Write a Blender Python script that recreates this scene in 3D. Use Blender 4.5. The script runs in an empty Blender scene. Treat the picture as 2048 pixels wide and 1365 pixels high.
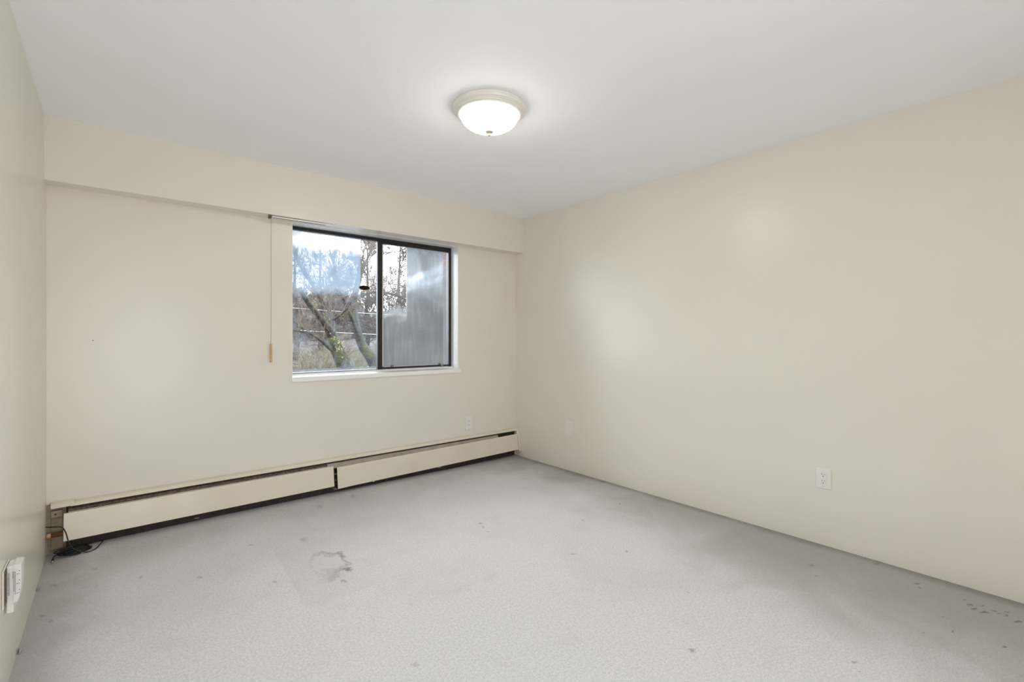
import bpy, bmesh, math, random
from mathutils import Vector, Matrix
random.seed(7)
SC = bpy.context.scene
COL = SC.collection

# ------------------------------------------------------------------ camera
TH, FPX, Y0 = 0.7030, 944.1, 673.75          # yaw, focal length and horizon for a 2048x1365 frame
CH = 1.232                                    # camera height
XL, XR, YB, YF = -0.2817, 3.2067, 3.7295, -1.2
HC = 2.44                                     # ceiling
YS, ZS = 3.6031, 2.0876                       # dropped beam over the window: face and underside
cam_data = bpy.data.cameras.new('camera')
cam = bpy.data.objects.new('camera', cam_data); COL.objects.link(cam)
cam.location = (0, 0, CH); cam.rotation_euler = (math.pi/2, 0, -TH)
cam_data.sensor_width = 36; cam_data.lens = 36*FPX/2048
cam_data.shift_y = -(682.5-Y0)/2048
cam_data.clip_start = 0.02; cam_data.clip_end = 300
SC.camera = cam
SN, CS = math.sin(TH), math.cos(TH)
def at(px, py, Y):
    """point on the plane y = Y seen at a pixel of the photograph"""
    a = (px-1024)/FPX; b = -(py-Y0)/FPX
    r = Vector((a*CS+SN, -a*SN+CS, b)); t = Y/r.y
    return Vector((r.x*t, Y, r.z*t+CH))
def atz(px, py, Z=0.0):
    a = (px-1024)/FPX; b = -(py-Y0)/FPX
    r = Vector((a*CS+SN, -a*SN+CS, b)); t = (Z-CH)/r.z
    return Vector((r.x*t, r.y*t, Z))

# ------------------------------------------------------------------ world, lights, exposure
SKY = 6.6
LAMP = 40.0
world = bpy.data.worlds.new('sky'); SC.world = world; world.use_nodes = True
nt = world.node_tree; nt.nodes.clear()
wo = nt.nodes.new('ShaderNodeOutputWorld'); bg = nt.nodes.new('ShaderNodeBackground')
tc = nt.nodes.new('ShaderNodeTexCoord'); ns = nt.nodes.new('ShaderNodeTexNoise'); cr = nt.nodes.new('ShaderNodeValToRGB')
ns.inputs['Scale'].default_value = 2.2; ns.inputs['Detail'].default_value = 4
cr.color_ramp.elements[0].position = .35; cr.color_ramp.elements[0].color = (.74, .84, 1, 1)
cr.color_ramp.elements[1].position = .62; cr.color_ramp.elements[1].color = (1, .99, .97, 1)
nt.links.new(tc.outputs['Generated'], ns.inputs['Vector']); nt.links.new(ns.outputs['Fac'], cr.inputs['Fac'])
sx = nt.nodes.new('ShaderNodeSeparateXYZ'); nt.links.new(tc.outputs['Generated'], sx.inputs[0])
mr = nt.nodes.new('ShaderNodeMapRange'); mr.inputs['From Min'].default_value = -.06; mr.inputs['From Max'].default_value = .02; nt.links.new(sx.outputs['Z'], mr.inputs['Value'])
mx = nt.nodes.new('ShaderNodeMix'); mx.data_type = 'RGBA'; mx.inputs['A'].default_value = (.92, .92, .92, 1)   # far ground, brightened to throw light up at the ceiling
nt.links.new(mr.outputs[0], mx.inputs['Factor']); nt.links.new(cr.outputs['Color'], mx.inputs['B'])
nt.links.new(mx.outputs['Result'], bg.inputs['Color']); bg.inputs['Strength'].default_value = SKY
nt.links.new(bg.outputs['Background'], wo.inputs['Surface'])
# portal in the window opening guides the daylight into the room
pd = bpy.data.lights.new('window_portal', 'AREA'); pd.shape = 'RECTANGLE'; pd.size = 1.5; pd.size_y = 1.17
pd.cycles.is_portal = True
po = bpy.data.objects.new('window_portal', pd); COL.objects.link(po)
po.location = (1.76, YB+.33, 1.51); po.rotation_euler = (-math.pi/2, 0, 0)
# second opening, added behind the photographer for fill daylight
OX0, OX1, OZ0, OZ1 = -.15, .80, .10, 1.85
pd2 = bpy.data.lights.new('rear_fill_portal', 'AREA'); pd2.shape = 'RECTANGLE'; pd2.size = OX1-OX0; pd2.size_y = OZ1-OZ0
pd2.cycles.is_portal = True
po2 = bpy.data.objects.new('rear_fill_portal', pd2); COL.objects.link(po2)
po2.location = ((OX0+OX1)/2, YF-.21, (OZ0+OZ1)/2); po2.rotation_euler = (math.pi/2, 0, 0)
SC.view_settings.view_transform = 'Standard'; SC.view_settings.look = 'None'
SC.view_settings.exposure = 0.40; SC.view_settings.gamma = 1.0; SC.view_settings.use_curve_mapping = False
SC.cycles.use_denoising = True
SC.cycles.max_bounces = 16; SC.cycles.diffuse_bounces = 10; SC.cycles.glossy_bounces = 4
SC.cycles.transparent_max_bounces = 16; SC.cycles.transmission_bounces = 8
SC.cycles.sample_clamp_indirect = 8; SC.cycles.caustics_reflective = False; SC.cycles.caustics_refractive = False

# ------------------------------------------------------------------ materials
def mat(name, col, rough=.6, metal=0, spec=.5, bump=None, var=None):
    """bump=(scale, strength, distance)  var=(scale, colour2, lo, hi, detail)"""
    m = bpy.data.materials.new(name); m.use_nodes = True
    n = m.node_tree; b = n.nodes['Principled BSDF']
    b.inputs['Base Color'].default_value = (*col, 1); b.inputs['Roughness'].default_value = rough
    b.inputs['Metallic'].default_value = metal; b.inputs['Specular IOR Level'].default_value = spec
    t = n.nodes.new('ShaderNodeTexCoord')
    if var:
        s = n.nodes.new('ShaderNodeTexNoise'); s.inputs['Scale'].default_value = var[0]
        s.inputs['Detail'].default_value = var[4] if len(var) > 4 else 4
        r = n.nodes.new('ShaderNodeValToRGB'); r.color_ramp.elements[0].position = var[2]; r.color_ramp.elements[1].position = var[3]
        r.color_ramp.elements[0].color = (*col, 1); r.color_ramp.elements[1].color = (*var[1], 1)
        n.links.new(t.outputs['Object'], s.inputs['Vector']); n.links.new(s.outputs['Fac'], r.inputs['Fac'])
        n.links.new(r.outputs['Color'], b.inputs['Base Color'])
    if bump:
        s = n.nodes.new('ShaderNodeTexNoise'); s.inputs['Scale'].default_value = bump[0]; s.inputs['Detail'].default_value = 3
        p = n.nodes.new('ShaderNodeBump'); p.inputs['Strength'].default_value = bump[1]; p.inputs['Distance'].default_value = bump[2]
        n.links.new(t.outputs['Object'], s.inputs['Vector']); n.links.new(s.outputs['Fac'], p.inputs['Height'])
        n.links.new(p.outputs['Normal'], b.inputs['Normal'])
    return m
M = {}
M['wall'] = mat('cream_wall_paint', (.775, .74, .68), .31, bump=(9, .04, .02), var=(1.6, (.755, .715, .655), .35, .7))
M['ceiling'] = mat('ceiling_paint', (.915, .935, .955), .8, bump=(60, .12, .004), var=(2, (.90, .925, .945), .4, .65))
M['white'] = mat('white_gloss_paint', (.88, .885, .875), .3, bump=(30, .05, .003))
M['enamel'] = mat('cream_enamel', (.75, .69, .59), .33, var=(3, (.70, .63, .51), .45, .8))
M['enamel_worn'] = mat('stained_enamel', (.34, .28, .20), .5, var=(18, (.20, .14, .085), .4, .75))
M['dark'] = mat('heater_gap_shade', (.03, .023, .018), .8, var=(30, (.05, .038, .03), .4, .7))  # near-black, stands in for shade inside and under the heater
M['fin'] = mat('dusty_fins', (.13, .095, .07), .8, 0, var=(60, (.065, .045, .035), .4, .6))
M['damper'] = mat('damper_metal', (.43, .37, .30), .5, var=(8, (.30, .25, .19), .35, .7))
M['copper'] = mat('copper_pipe', (.62, .26, .10), .35, .8, var=(40, (.30, .13, .06), .45, .7))
M['black'] = mat('black_anodised', (.012, .012, .013), .35)
M['alu'] = mat('pale_aluminium', (.62, .62, .62), .35, .6)
M['rubber'] = mat('black_cable', (.008, .008, .009), .4)
M['plastic'] = mat('white_plastic', (.80, .79, .76), .3)
M['ivory'] = mat('ivory_plastic', (.72, .69, .61), .35)
M['slot'] = mat('dark_slot', (.02, .018, .015), .6)
M['print'] = mat('grey_print', (.16, .14, .13), .7)
M['brown'] = mat('brown_plastic', (.10, .065, .035), .5)
M['wood'] = mat('tan_wood', (.62, .46, .22), .5, var=(60, (.50, .35, .15), .4, .6))
M['cord'] = mat('tan_cord', (.46, .38, .26), .8)
M['nickel'] = mat('pan_white', (.80, .785, .73), .35)
M['finial'] = mat('finial_metal', (.42, .39, .32), .4, .3)
M['tree_bark'] = mat('mossy_bark', (.022, .019, .016), .9, bump=(14, .8, .05), var=(3.5, (.06, .065, .02), .5, .74, 8))
M['twig'] = mat('twig_bark', (.05, .038, .032), .9, var=(2, (.10, .08, .065), .4, .7))
M['pale_twig'] = mat('pale_twig', (.17, .15, .12), .9, var=(3, (.08, .09, .035), .4, .7))
M['litter'] = mat('leaf_litter', (.05, .045, .042), 1, bump=(20, 1, .08), var=(7, (.17, .16, .16), .35, .7, 12))
M['bank'] = mat('bank_soil', (.035, .033, .028), 1, bump=(6, 1, .2), var=(3, (.13, .11, .10), .4, .72, 12))
M['leaf'] = mat('moss_leaf', (.10, .12, .035), .8, var=(8, (.23, .24, .12), .4, .7))
M['wire'] = mat('pale_wire', (.55, .55, .56), .5)
M['wire_dark'] = mat('dark_wire', (.03, .03, .03), .5)

# grey painted brick outside (mortar courses), redder high up where the paint has not reached
def brick_mat():
    m = bpy.data.materials.new('outside_brick'); m.use_nodes = True; n = m.node_tree; b = n.nodes['Principled BSDF']
    t = n.nodes.new('ShaderNodeTexCoord'); mp = n.nodes.new('ShaderNodeMapping'); mp.inputs['Rotation'].default_value = (math.pi/2, 0, 0)
    k = n.nodes.new('ShaderNodeTexBrick'); k.inputs['Scale'].default_value = 1
    k.inputs['Brick Width'].default_value = .2; k.inputs['Row Height'].default_value = .068; k.inputs['Mortar Size'].default_value = .006
    k.inputs['Color1'].default_value = (.13, .05, .047, 1); k.inputs['Color2'].default_value = (.11, .042, .04, 1); k.inputs['Mortar'].default_value = (.17, .12, .12, 1)
    g = n.nodes.new('ShaderNodeTexBrick'); g.inputs['Scale'].default_value = 1
    g.inputs['Brick Width'].default_value = .2; g.inputs['Row Height'].default_value = .068; g.inputs['Mortar Size'].default_value = .004
    g.inputs['Color1'].default_value = (.085, .083, .092, 1); g.inputs['Color2'].default_value = (.075, .075, .083, 1); g.inputs['Mortar'].default_value = (.10, .10, .105, 1)
    sp = n.nodes.new('ShaderNodeSeparateXYZ'); mr = n.nodes.new('ShaderNodeMapRange')
    mr.inputs['From Min'].default_value = 1.86; mr.inputs['From Max'].default_value = 1.93
    mx = n.nodes.new('ShaderNodeMix'); mx.data_type = 'RGBA'
    cb = n.nodes.new('ShaderNodeCombineXYZ')
    n.links.new(t.outputs['Object'], sp.inputs[0]); n.links.new(sp.outputs['Y'], cb.inputs['X']); n.links.new(sp.outputs['Z'], cb.inputs['Y'])
    n.links.new(cb.outputs[0], k.inputs['Vector']); n.links.new(cb.outputs[0], g.inputs['Vector'])
    n.links.new(sp.outputs['Z'], mr.inputs['Value']); n.links.new(mr.outputs[0], mx.inputs['Factor'])
    n.links.new(g.outputs['Color'], mx.inputs['A']); n.links.new(k.outputs['Color'], mx.inputs['B'])
    n.links.new(mx.outputs['Result'], b.inputs['Base Color']); b.inputs['Roughness'].default_value = .9
    return m
M['brick'] = brick_mat()

# node helpers for masks
class NG:
    def __init__(s, m): s.n = m.node_tree
    def math(s, op, a, b=None, c=None, clamp=False):
        k = s.n.nodes.new('ShaderNodeMath'); k.operation = op; k.use_clamp = clamp
        for i, v in enumerate((a, b, c)):
            if v is None: continue
            if isinstance(v, (int, float)): k.inputs[i].default_value = v
            else: s.n.links.new(v, k.inputs[i])
        return k.outputs[0]
    def step(s, v, lo, hi, o0=0, o1=1):
        k = s.n.nodes.new('ShaderNodeMapRange'); k.interpolation_type = 'SMOOTHSTEP'
        k.inputs['From Min'].default_value = lo; k.inputs['From Max'].default_value = hi
        k.inputs['To Min'].default_value = o0; k.inputs['To Max'].default_value = o1
        s.n.links.new(v, k.inputs['Value']); return k.outputs[0]
    def noise(s, vec, scale, detail=3, rough=.5, dist=0):
        k = s.n.nodes.new('ShaderNodeTexNoise'); k.inputs['Scale'].default_value = scale; k.inputs['Detail'].default_value = detail
        k.inputs['Roughness'].default_value = rough; k.inputs['Distortion'].default_value = dist
        if vec is not None: s.n.links.new(vec, k.inputs['Vector'])
        return k
    def mix(s, f, a, b):
        k = s.n.nodes.new('ShaderNodeMix'); k.data_type = 'RGBA'
        if isinstance(f, (int, float)): k.inputs['Factor'].default_value = f
        else: s.n.links.new(f, k.inputs['Factor'])
        for nm, v in (('A', a), ('B', b)):
            if isinstance(v, tuple): k.inputs[nm].default_value = (*v, 1)
            else: s.n.links.new(v, k.inputs[nm])
        return k.outputs['Result']

# grey cut-pile carpet with its stains
def carpet_mat():
    m = bpy.data.materials.new('grey_carpet'); m.use_nodes = True; g = NG(m); n = g.n; b = n.nodes['Principled BSDF']
    t = n.nodes.new('ShaderNodeTexCoord'); P = t.outputs['Object']
    sp = n.nodes.new('ShaderNodeSeparateXYZ'); n.links.new(P, sp.inputs[0]); X, Y = sp.outputs['X'], sp.outputs['Y']
    pile = g.noise(P, 260, 2, .6).outputs['Fac']
    pile2 = g.noise(P, 95, 3, .6).outputs['Fac']
    big = g.noise(P, 1.1, 4, .55, .4).outputs['Fac']
    mid = g.noise(P, 5, 5, .6, .5).outputs['Fac']
    col = g.mix(g.step(pile, .34, .66), (.70, .71, .73), (.86, .875, .90))
    col = g.mix(g.math('MULTIPLY', g.step(pile2, .35, .7), .35), col, (.46, .45, .44))
    col = g.mix(g.math('MULTIPLY', g.step(big, .5, .72), .22), col, (.50, .49, .47))
    col = g.mix(g.math('MULTIPLY', g.step(mid, .52, .8), .22), col, (.50, .49, .475))
    # pile brushed the other way: two straight-edged vacuum tracks
    def seg_track(x0, y0, x1, y1, w, amt, c):
        dx, dy = x1-x0, y1-y0; L = math.hypot(dx, dy); ux, uy = dx/L, dy/L
        px = g.math('SUBTRACT', X, x0); py = g.math('SUBTRACT', Y, y0)
        u = g.math('ADD', g.math('MULTIPLY', px, ux), g.math('MULTIPLY', py, uy))
        v = g.math('SUBTRACT', g.math('MULTIPLY', px, uy), g.math('MULTIPLY', py, ux))
        f = g.math('MULTIPLY', g.step(u, 0, .06), g.step(u, L-.25, L, 1, 0))
        f = g.math('MULTIPLY', f, g.math('MULTIPLY', g.step(v, 0, .012), g.step(v, w*.2, w, 1, 0)))
        return g.mix(g.math('MULTIPLY', f, amt), c, (.44, .43, .42))
    a0 = atz(538, 1090); a1 = atz(612, 1225)
    col = seg_track(a1.x, a1.y, a0.x, a0.y, .5, .16, col)
    a0 = atz(423, 1095); a1 = atz(440, 1120)
    # grimy brown soiling and painted edge shade, darkest against the right wall and beside the heater, irregular edge
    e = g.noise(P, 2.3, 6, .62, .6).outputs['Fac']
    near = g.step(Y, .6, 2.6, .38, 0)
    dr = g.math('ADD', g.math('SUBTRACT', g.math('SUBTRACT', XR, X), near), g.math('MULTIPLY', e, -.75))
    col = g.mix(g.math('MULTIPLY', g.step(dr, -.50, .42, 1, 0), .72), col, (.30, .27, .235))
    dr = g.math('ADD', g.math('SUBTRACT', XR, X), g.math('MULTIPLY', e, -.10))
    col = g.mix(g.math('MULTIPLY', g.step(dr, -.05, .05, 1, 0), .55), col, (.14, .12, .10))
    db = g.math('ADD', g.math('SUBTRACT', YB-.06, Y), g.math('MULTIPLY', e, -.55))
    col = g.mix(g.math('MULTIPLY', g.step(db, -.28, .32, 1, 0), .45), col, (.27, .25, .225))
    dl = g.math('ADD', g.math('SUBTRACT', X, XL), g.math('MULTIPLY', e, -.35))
    col = g.mix(g.math('MULTIPLY', g.step(dl, -.18, .16, 1, 0), .55), col, (.22, .20, .18))  # same mix of soil and painted shade along the left wall
    # marks: (px, py, size_x, size_y, colour strength)
    wn = g.noise(P, 38, 4, .6); wv = n.nodes.new('ShaderNodeVectorMath'); wv.operation = 'SUBTRACT'
    n.links.new(wn.outputs['Color'], wv.inputs[0]); wv.inputs[1].default_value = (.5, .5, .5)
    sc_ = n.nodes.new('ShaderNodeVectorMath'); sc_.operation = 'SCALE'; sc_.inputs['Scale'].default_value = .045
    n.links.new(wv.outputs[0], sc_.inputs[0])
    ad = n.nodes.new('ShaderNodeVectorMath'); ad.operation = 'ADD'; n.links.new(P, ad.inputs[0]); n.links.new(sc_.outputs[0], ad.inputs[1])
    wl_ = g.noise(P, 11, 5, .65); w2 = n.nodes.new('ShaderNodeVectorMath'); w2.operation = 'SUBTRACT'; n.links.new(wl_.outputs['Color'], w2.inputs[0]); w2.inputs[1].default_value = (.5, .5, .5)
    w3 = n.nodes.new('ShaderNodeVectorMath'); w3.operation = 'SCALE'; w3.inputs['Scale'].default_value = .26; n.links.new(w2.outputs[0], w3.inputs[0])
    ad2 = n.nodes.new('ShaderNodeVectorMath'); ad2.operation = 'ADD'; n.links.new(P, ad2.inputs[0]); n.links.new(w3.outputs[0], ad2.inputs[1])
    def rad(px, py, hw, hh, wide=False):
        """warped radius (1 on the rim) of an ellipse hw x hh pixels about a pixel, laid on the floor"""
        c = atz(px, py); ex = atz(px+hw, py)-c; ey = atz(px, py-hh)-c
        # inverse of [ex ey]
        det = ex.x*ey.y-ex.y*ey.x
        s2 = n.nodes.new('ShaderNodeSeparateXYZ'); n.links.new((ad2 if wide else ad).outputs[0], s2.inputs[0])
        dx = g.math('SUBTRACT', s2.outputs['X'], c.x); dy = g.math('SUBTRACT', s2.outputs['Y'], c.y)
        u = g.math('ADD', g.math('MULTIPLY', dx, ey.y/det), g.math('MULTIPLY', dy, -ey.x/det))
        v = g.math('ADD', g.math('MULTIPLY', dx, -ex.y/det), g.math('MULTIPLY', dy, ex.x/det))
        return g.math('SQRT', g.math('ADD', g.math('MULTIPLY', u, u), g.math('MULTIPLY', v, v)))
    # the dried spill: pale middle, brown rim broken on the left
    r = rad(655, 1130, 36, 24, True)
    ring = g.math('MULTIPLY', g.step(r, .72, .98), g.step(r, 1.0, 1.12, 1, 0))
    brk = g.step(X, .80, 1.0, .25, 1)
    col = g.mix(g.math('MULTIPLY', g.math('MULTIPLY', ring, brk), .55), col, (.26, .23, .20))
    r = rad(640, 1138, 20, 11, True); col = g.mix(g.math('MULTIPLY', g.step(r, .3, 1.1, 1, 0), .6), col, (.72, .72, .715))
    r = rad(672, 1145, 22, 13, True); col = g.mix(g.math('MULTIPLY', g.step(r, .7, 1.05, 1, 0), .3), col, (.40, .37, .33))
    for (px, py, hw, hh, k) in [(694, 1139, 13, 3.5, .75), (686, 1114, 7, 5, .45), (688, 1163, 9, 2.2, .55), (676, 1108, 9, 3, .4),
                                (961, 1047, 5, 2.5, .5), (966, 1054, 3, 4, .4), (977, 1064, 4, 1.6, .4), (1146, 1109, 7, 1.6, .55),
                                (1385, 1301, 7, 5, .7), (1253, 1103, 2.5, 2, .5), (1377, 1186, 2.5, 2, .6), (1251, 1252, 3, 2, .45),
                                (502, 1091, 7, 2, .4), (549, 1165, 6, 1.5, .45), (607, 1080, 9, 5, .35), (705, 995, 7, 3, .35),
                                (640, 1015, 8, 3, .3), (108, 1172, 10, 4, .5), (85, 1232, 8, 3, .55), (101, 1243, 5, 4, .45),
                                (283, 1155, 5, 3, .4), (400, 1155, 4, 2.5, .4), (831, 1330, 8, 5, .3), (190, 1138, 8, 3, .3),
                                (1833, 1168, 7, 2.4, .8), (1841, 1177, 3, 1.6, .7), (1928, 1200, 6, 1.6, .8), (1940, 1211, 6, 2, .9),
                                (1952, 1219, 6, 2.2, .95), (1967, 1225, 10, 2.2, .95), (1966, 1213, 6, 1.7, .9), (1984, 1222, 6, 1.6, .75),
                                (1997, 1227, 5, 1.6, .75), (2010, 1231, 7, 1.6, .7), (2036, 1244, 9, 2.2, .9), (2014, 1225, 3, 1.6, .8),
                                (1886, 1236, 6, 1.4, .6), (1905, 1263, 6, 1.8, .8), (1844, 1266, 6, 1.5, .5), (2008, 1295, 7, 2, .9),
                                (1632, 1152, 7, 1.6, .6), (1623, 1131, 5, 3, .5), (1710, 1326, 5, 3, .6), (1717, 1343, 2.5, 3, .5),
                                (1755, 1127, 9, 4, .45), (1240, 1009, 2, 1.6, .6), (1166, 1041, 2, 1.6, .6), (1205, 964, 9, 2, .5)]:
        r = rad(px, py, hw, hh); col = g.mix(g.math('MULTIPLY', g.step(r, .4, 1.2, 1, 0), k*.85), col, (.13, .11, .095))
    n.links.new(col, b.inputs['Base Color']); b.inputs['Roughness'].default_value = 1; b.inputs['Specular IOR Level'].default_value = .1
    b.inputs['Sheen Weight'].default_value = .25; b.inputs['Sheen Roughness'].default_value = .5
    h = g.math('ADD', pile, g.math('MULTIPLY', pile2, .8))
    bp = n.nodes.new('ShaderNodeBump'); bp.inputs['Strength'].default_value = .55; bp.inputs['Distance'].default_value = .006
    n.links.new(h, bp.inputs['Height']); n.links.new(bp.outputs['Normal'], b.inputs['Normal'])
    return m
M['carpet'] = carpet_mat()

# glass: clear with hazy areas. fog(g, X, Z, P) returns the haze amount
def glass_mat(name, haze, tint):
    m = bpy.data.materials.new(name); m.use_nodes = True; g = NG(m); n = g.n; n.nodes.remove(n.nodes['Principled BSDF'])
    out = n.nodes['Material Output']
    t = n.nodes.new('ShaderNodeTexCoord'); sp = n.nodes.new('ShaderNodeSeparateXYZ'); n.links.new(t.outputs['Object'], sp.inputs[0])
    f, colr = haze(g, sp.outputs['X'], sp.outputs['Z'], t.outputs['Object'])
    tr = n.nodes.new('ShaderNodeBsdfTransparent'); tr.inputs['Color'].default_value = (*tint, 1)
    tl = n.nodes.new('ShaderNodeBsdfTranslucent'); df = n.nodes.new('ShaderNodeBsdfDiffuse')
    if isinstance(colr, tuple): tl.inputs['Color'].default_value = (*colr, 1); df.inputs['Color'].default_value = (*colr, 1)
    else: n.links.new(colr, tl.inputs['Color']); n.links.new(colr, df.inputs['Color'])
    m1 = n.nodes.new('ShaderNodeMixShader'); m1.inputs[0].default_value = .3
    n.links.new(tl.outputs[0], m1.inputs[1]); n.links.new(df.outputs[0], m1.inputs[2])
    m2 = n.nodes.new('ShaderNodeMixShader'); n.links.new(f, m2.inputs[0]); n.links.new(tr.outputs[0], m2.inputs[1]); n.links.new(m1.outputs[0], m2.inputs[2])
    gl = n.nodes.new('ShaderNodeBsdfGlossy'); gl.inputs['Roughness'].default_value = .05
    fr = n.nodes.new('ShaderNodeFresnel'); fr.inputs['IOR'].default_value = 1.2
    m3 = n.nodes.new('ShaderNodeMixShader'); n.links.new(fr.outputs[0], m3.inputs[0]); n.links.new(m2.outputs[0], m3.inputs[1]); n.links.new(gl.outputs[0], m3.inputs[2])
    n.links.new(m3.outputs[0], out.inputs['Surface'])
    return m
def stretched(g, P, sx, sz):
    mp = g.n.nodes.new('ShaderNodeMapping'); mp.inputs['Scale'].default_value = (sx, 1, sz); g.n.links.new(P, mp.inputs['Vector']); return mp.outputs[0]
def haze_left(g, X, Z, P):
    # hazy left of x=1.61, densest between z 1.55 and 2.0; streaks; thin film low down
    wob = g.noise(P, 5, 4, .6, 1.2).outputs['Fac']; smear = g.noise(stretched(g, P, 5, 3), 1.2, 7, .62, 1.4).outputs['Fac']
    zz = g.math('ADD', Z, g.math('MULTIPLY', g.math('SUBTRACT', wob, .5), .25))
    edge = g.step(X, 1.600, 1.612, 1, 0)
    hi = g.step(zz, 1.52, 1.70)
    f = g.math('MULTIPLY', hi, g.step(smear, .28, .72, .42, .88))
    f = g.math('MAXIMUM', f, g.math('MULTIPLY', g.step(smear, .45, .8), .17))
    f = g.math('ADD', g.math('MULTIPLY', f, edge), g.math('MULTIPLY', g.step(X, 1.600, 1.612), .03))
    foot_band = g.math('MULTIPLY', g.step(Z, .96, .985, 1, 0), .18)
    f = g.math('MAXIMUM', f, foot_band)
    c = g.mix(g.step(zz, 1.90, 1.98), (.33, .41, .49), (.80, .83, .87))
    return f, c
def haze_right(g, X, Z, P):
    # very hazy right of x=2.03, and everywhere below z 1.46; clear window of glass upper left
    wob = g.noise(P, 6, 4, .6, .8).outputs['Fac']; blot = g.noise(stretched(g, P, 2.2, 1.6), 1.5, 5, .55, .6).outputs['Fac']
    dri = g.noise(stretched(g, P, 60, 3), 1, 3, .6).outputs['Fac']
    zz = g.math('ADD', Z, g.math('MULTIPLY', g.math('SUBTRACT', wob, .5), .22))
    right = g.step(X, 2.018, 2.030); low = g.step(zz, 1.36, 1.52, 1, 0)
    f = g.math('MAXIMUM', right, low)
    tone = g.step(blot, .33, .68, .93, .985)
    tone = g.math('SUBTRACT', tone, g.math('MULTIPLY', g.step(dri, .4, .7), .06))
    f = g.math('MULTIPLY', f, tone); f = g.math('MAXIMUM', f, .04)
    # clean strip along the right edge of the pane
    f = g.math('MULTIPLY', f, g.step(X, 2.404, 2.410, 1, .12))
    band = g.noise(stretched(g, P, 1.2, 3.0), 1.3, 4, .5, .4).outputs['Fac']
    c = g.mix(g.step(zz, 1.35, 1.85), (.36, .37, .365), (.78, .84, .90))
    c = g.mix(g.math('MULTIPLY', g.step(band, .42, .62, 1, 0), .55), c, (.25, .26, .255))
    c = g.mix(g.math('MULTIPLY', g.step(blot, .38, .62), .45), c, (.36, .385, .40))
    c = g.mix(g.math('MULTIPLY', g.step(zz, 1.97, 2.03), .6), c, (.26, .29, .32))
    return f, c
M['glass_left'] = glass_mat('hazy_glass', haze_left, (.97, .98, .98))
M['glass_right'] = glass_mat('dense_haze_glass', haze_right, (.97, .98, .98))

# glowing lamp bowl: hot centre where the bulbs sit, creamy rim
def bowl_mat():
    m = bpy.data.materials.new('glowing_frosted_glass'); m.use_nodes = True; g = NG(m); n = g.n; b = n.nodes['Principled BSDF']
    t = n.nodes.new('ShaderNodeTexCoord'); sp = n.nodes.new('ShaderNodeSeparateXYZ'); n.links.new(t.outputs['Object'], sp.inputs[0])
    # depth below the rim: 0 at the rim, .09 at the bottom
    s = g.noise(t.outputs['Object'], 14, 4, .55, 1.5).outputs['Fac']
    d = g.math('MULTIPLY', sp.outputs['Z'], -1)
    hot = g.math('MULTIPLY', g.step(d, .016, .050), g.step(d, .070, .081, 1, .12))
    st = g.math('ADD', g.math('MULTIPLY', hot, LAMP), g.math('MULTIPLY', g.step(s, .35, .65), .30))
    st = g.math('ADD', st, .25)
    n.links.new(st, b.inputs['Emission Strength']); b.inputs['Emission Color'].default_value = (1, .95, .86, 1)
    b.inputs['Base Color'].default_value = (.85, .84, .8, 1); b.inputs['Roughness'].default_value = .3
    return m
M['bowl'] = bowl_mat()

# ------------------------------------------------------------------ mesh helpers
def obj(name, bm, m, parent=None, smooth=False, loc=None, kind=None):
    me = bpy.data.meshes.new(name); bmesh.ops.recalc_face_normals(bm, faces=bm.faces[:]) if not smooth == 'raw' else None
    bm.to_mesh(me); bm.free(); me.materials.append(m if not isinstance(m, str) else M[m])
    if smooth:
        for p in me.polygons: p.use_smooth = True
    o = bpy.data.objects.new(name, me); COL.objects.link(o)
    if parent is not None: o.parent = parent
    if loc is not None: o.location = loc
    if kind: o['kind'] = kind
    return o
def empty(name, loc=(0, 0, 0), label=None, cat=None, group=None, kind=None):
    o = bpy.data.objects.new(name, None); o.empty_display_size = .1; COL.objects.link(o); o.location = loc
    tag(o, label, cat, group, kind); return o
def tag(o, label=None, cat=None, group=None, kind=None):
    if label: o['label'] = label
    if cat: o['category'] = cat
    if group: o['group'] = group
    if kind: o['kind'] = kind
    return o
def box(bm, x0, x1, y0, y1, z0, z1, bev=0, seg=2):
    t = bmesh.new(); bmesh.ops.create_cube(t, size=1)
    for v in t.verts: v.co = Vector(((x0+x1)/2+v.co.x*(x1-x0), (y0+y1)/2+v.co.y*(y1-y0), (z0+z1)/2+v.co.z*(z1-z0)))
    if bev: bmesh.ops.bevel(t, geom=t.edges[:], offset=bev, segments=seg, affect='EDGES', profile=.5)
    me = bpy.data.meshes.new('t'); t.to_mesh(me); t.free(); bm.from_mesh(me); bpy.data.meshes.remove(me)
def B(*a, **k):
    bm = bmesh.new(); box(bm, *a, **k); return bm
def prism_x(bm, prof, x0, x1):
    """profile of (y, z) points extruded along x"""
    a = [bm.verts.new((x0, y, z)) for y, z in prof]; b = [bm.verts.new((x1, y, z)) for y, z in prof]
    n = len(prof)
    for i in range(n): bm.faces.new((a[i], a[(i+1) % n], b[(i+1) % n], b[i]))
    bm.faces.new(a[::-1]); bm.faces.new(b)
def sheet_x(prof, th, x0, x1):
    """thin folded sheet following a (y,z) polyline, thickness th"""
    L = []
    n = len(prof)
    for i, (y, z) in enumerate(prof):
        p0 = Vector(prof[max(0, i-1)]); p1 = Vector(prof[min(n-1, i+1)]); d = (p1-p0).normalized(); nn = Vector((-d.y, d.x))
        L.append((y+nn.x*th, z+nn.y*th))
    bm = bmesh.new(); prism_x(bm, list(prof)+L[::-1], x0, x1); return bm
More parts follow.
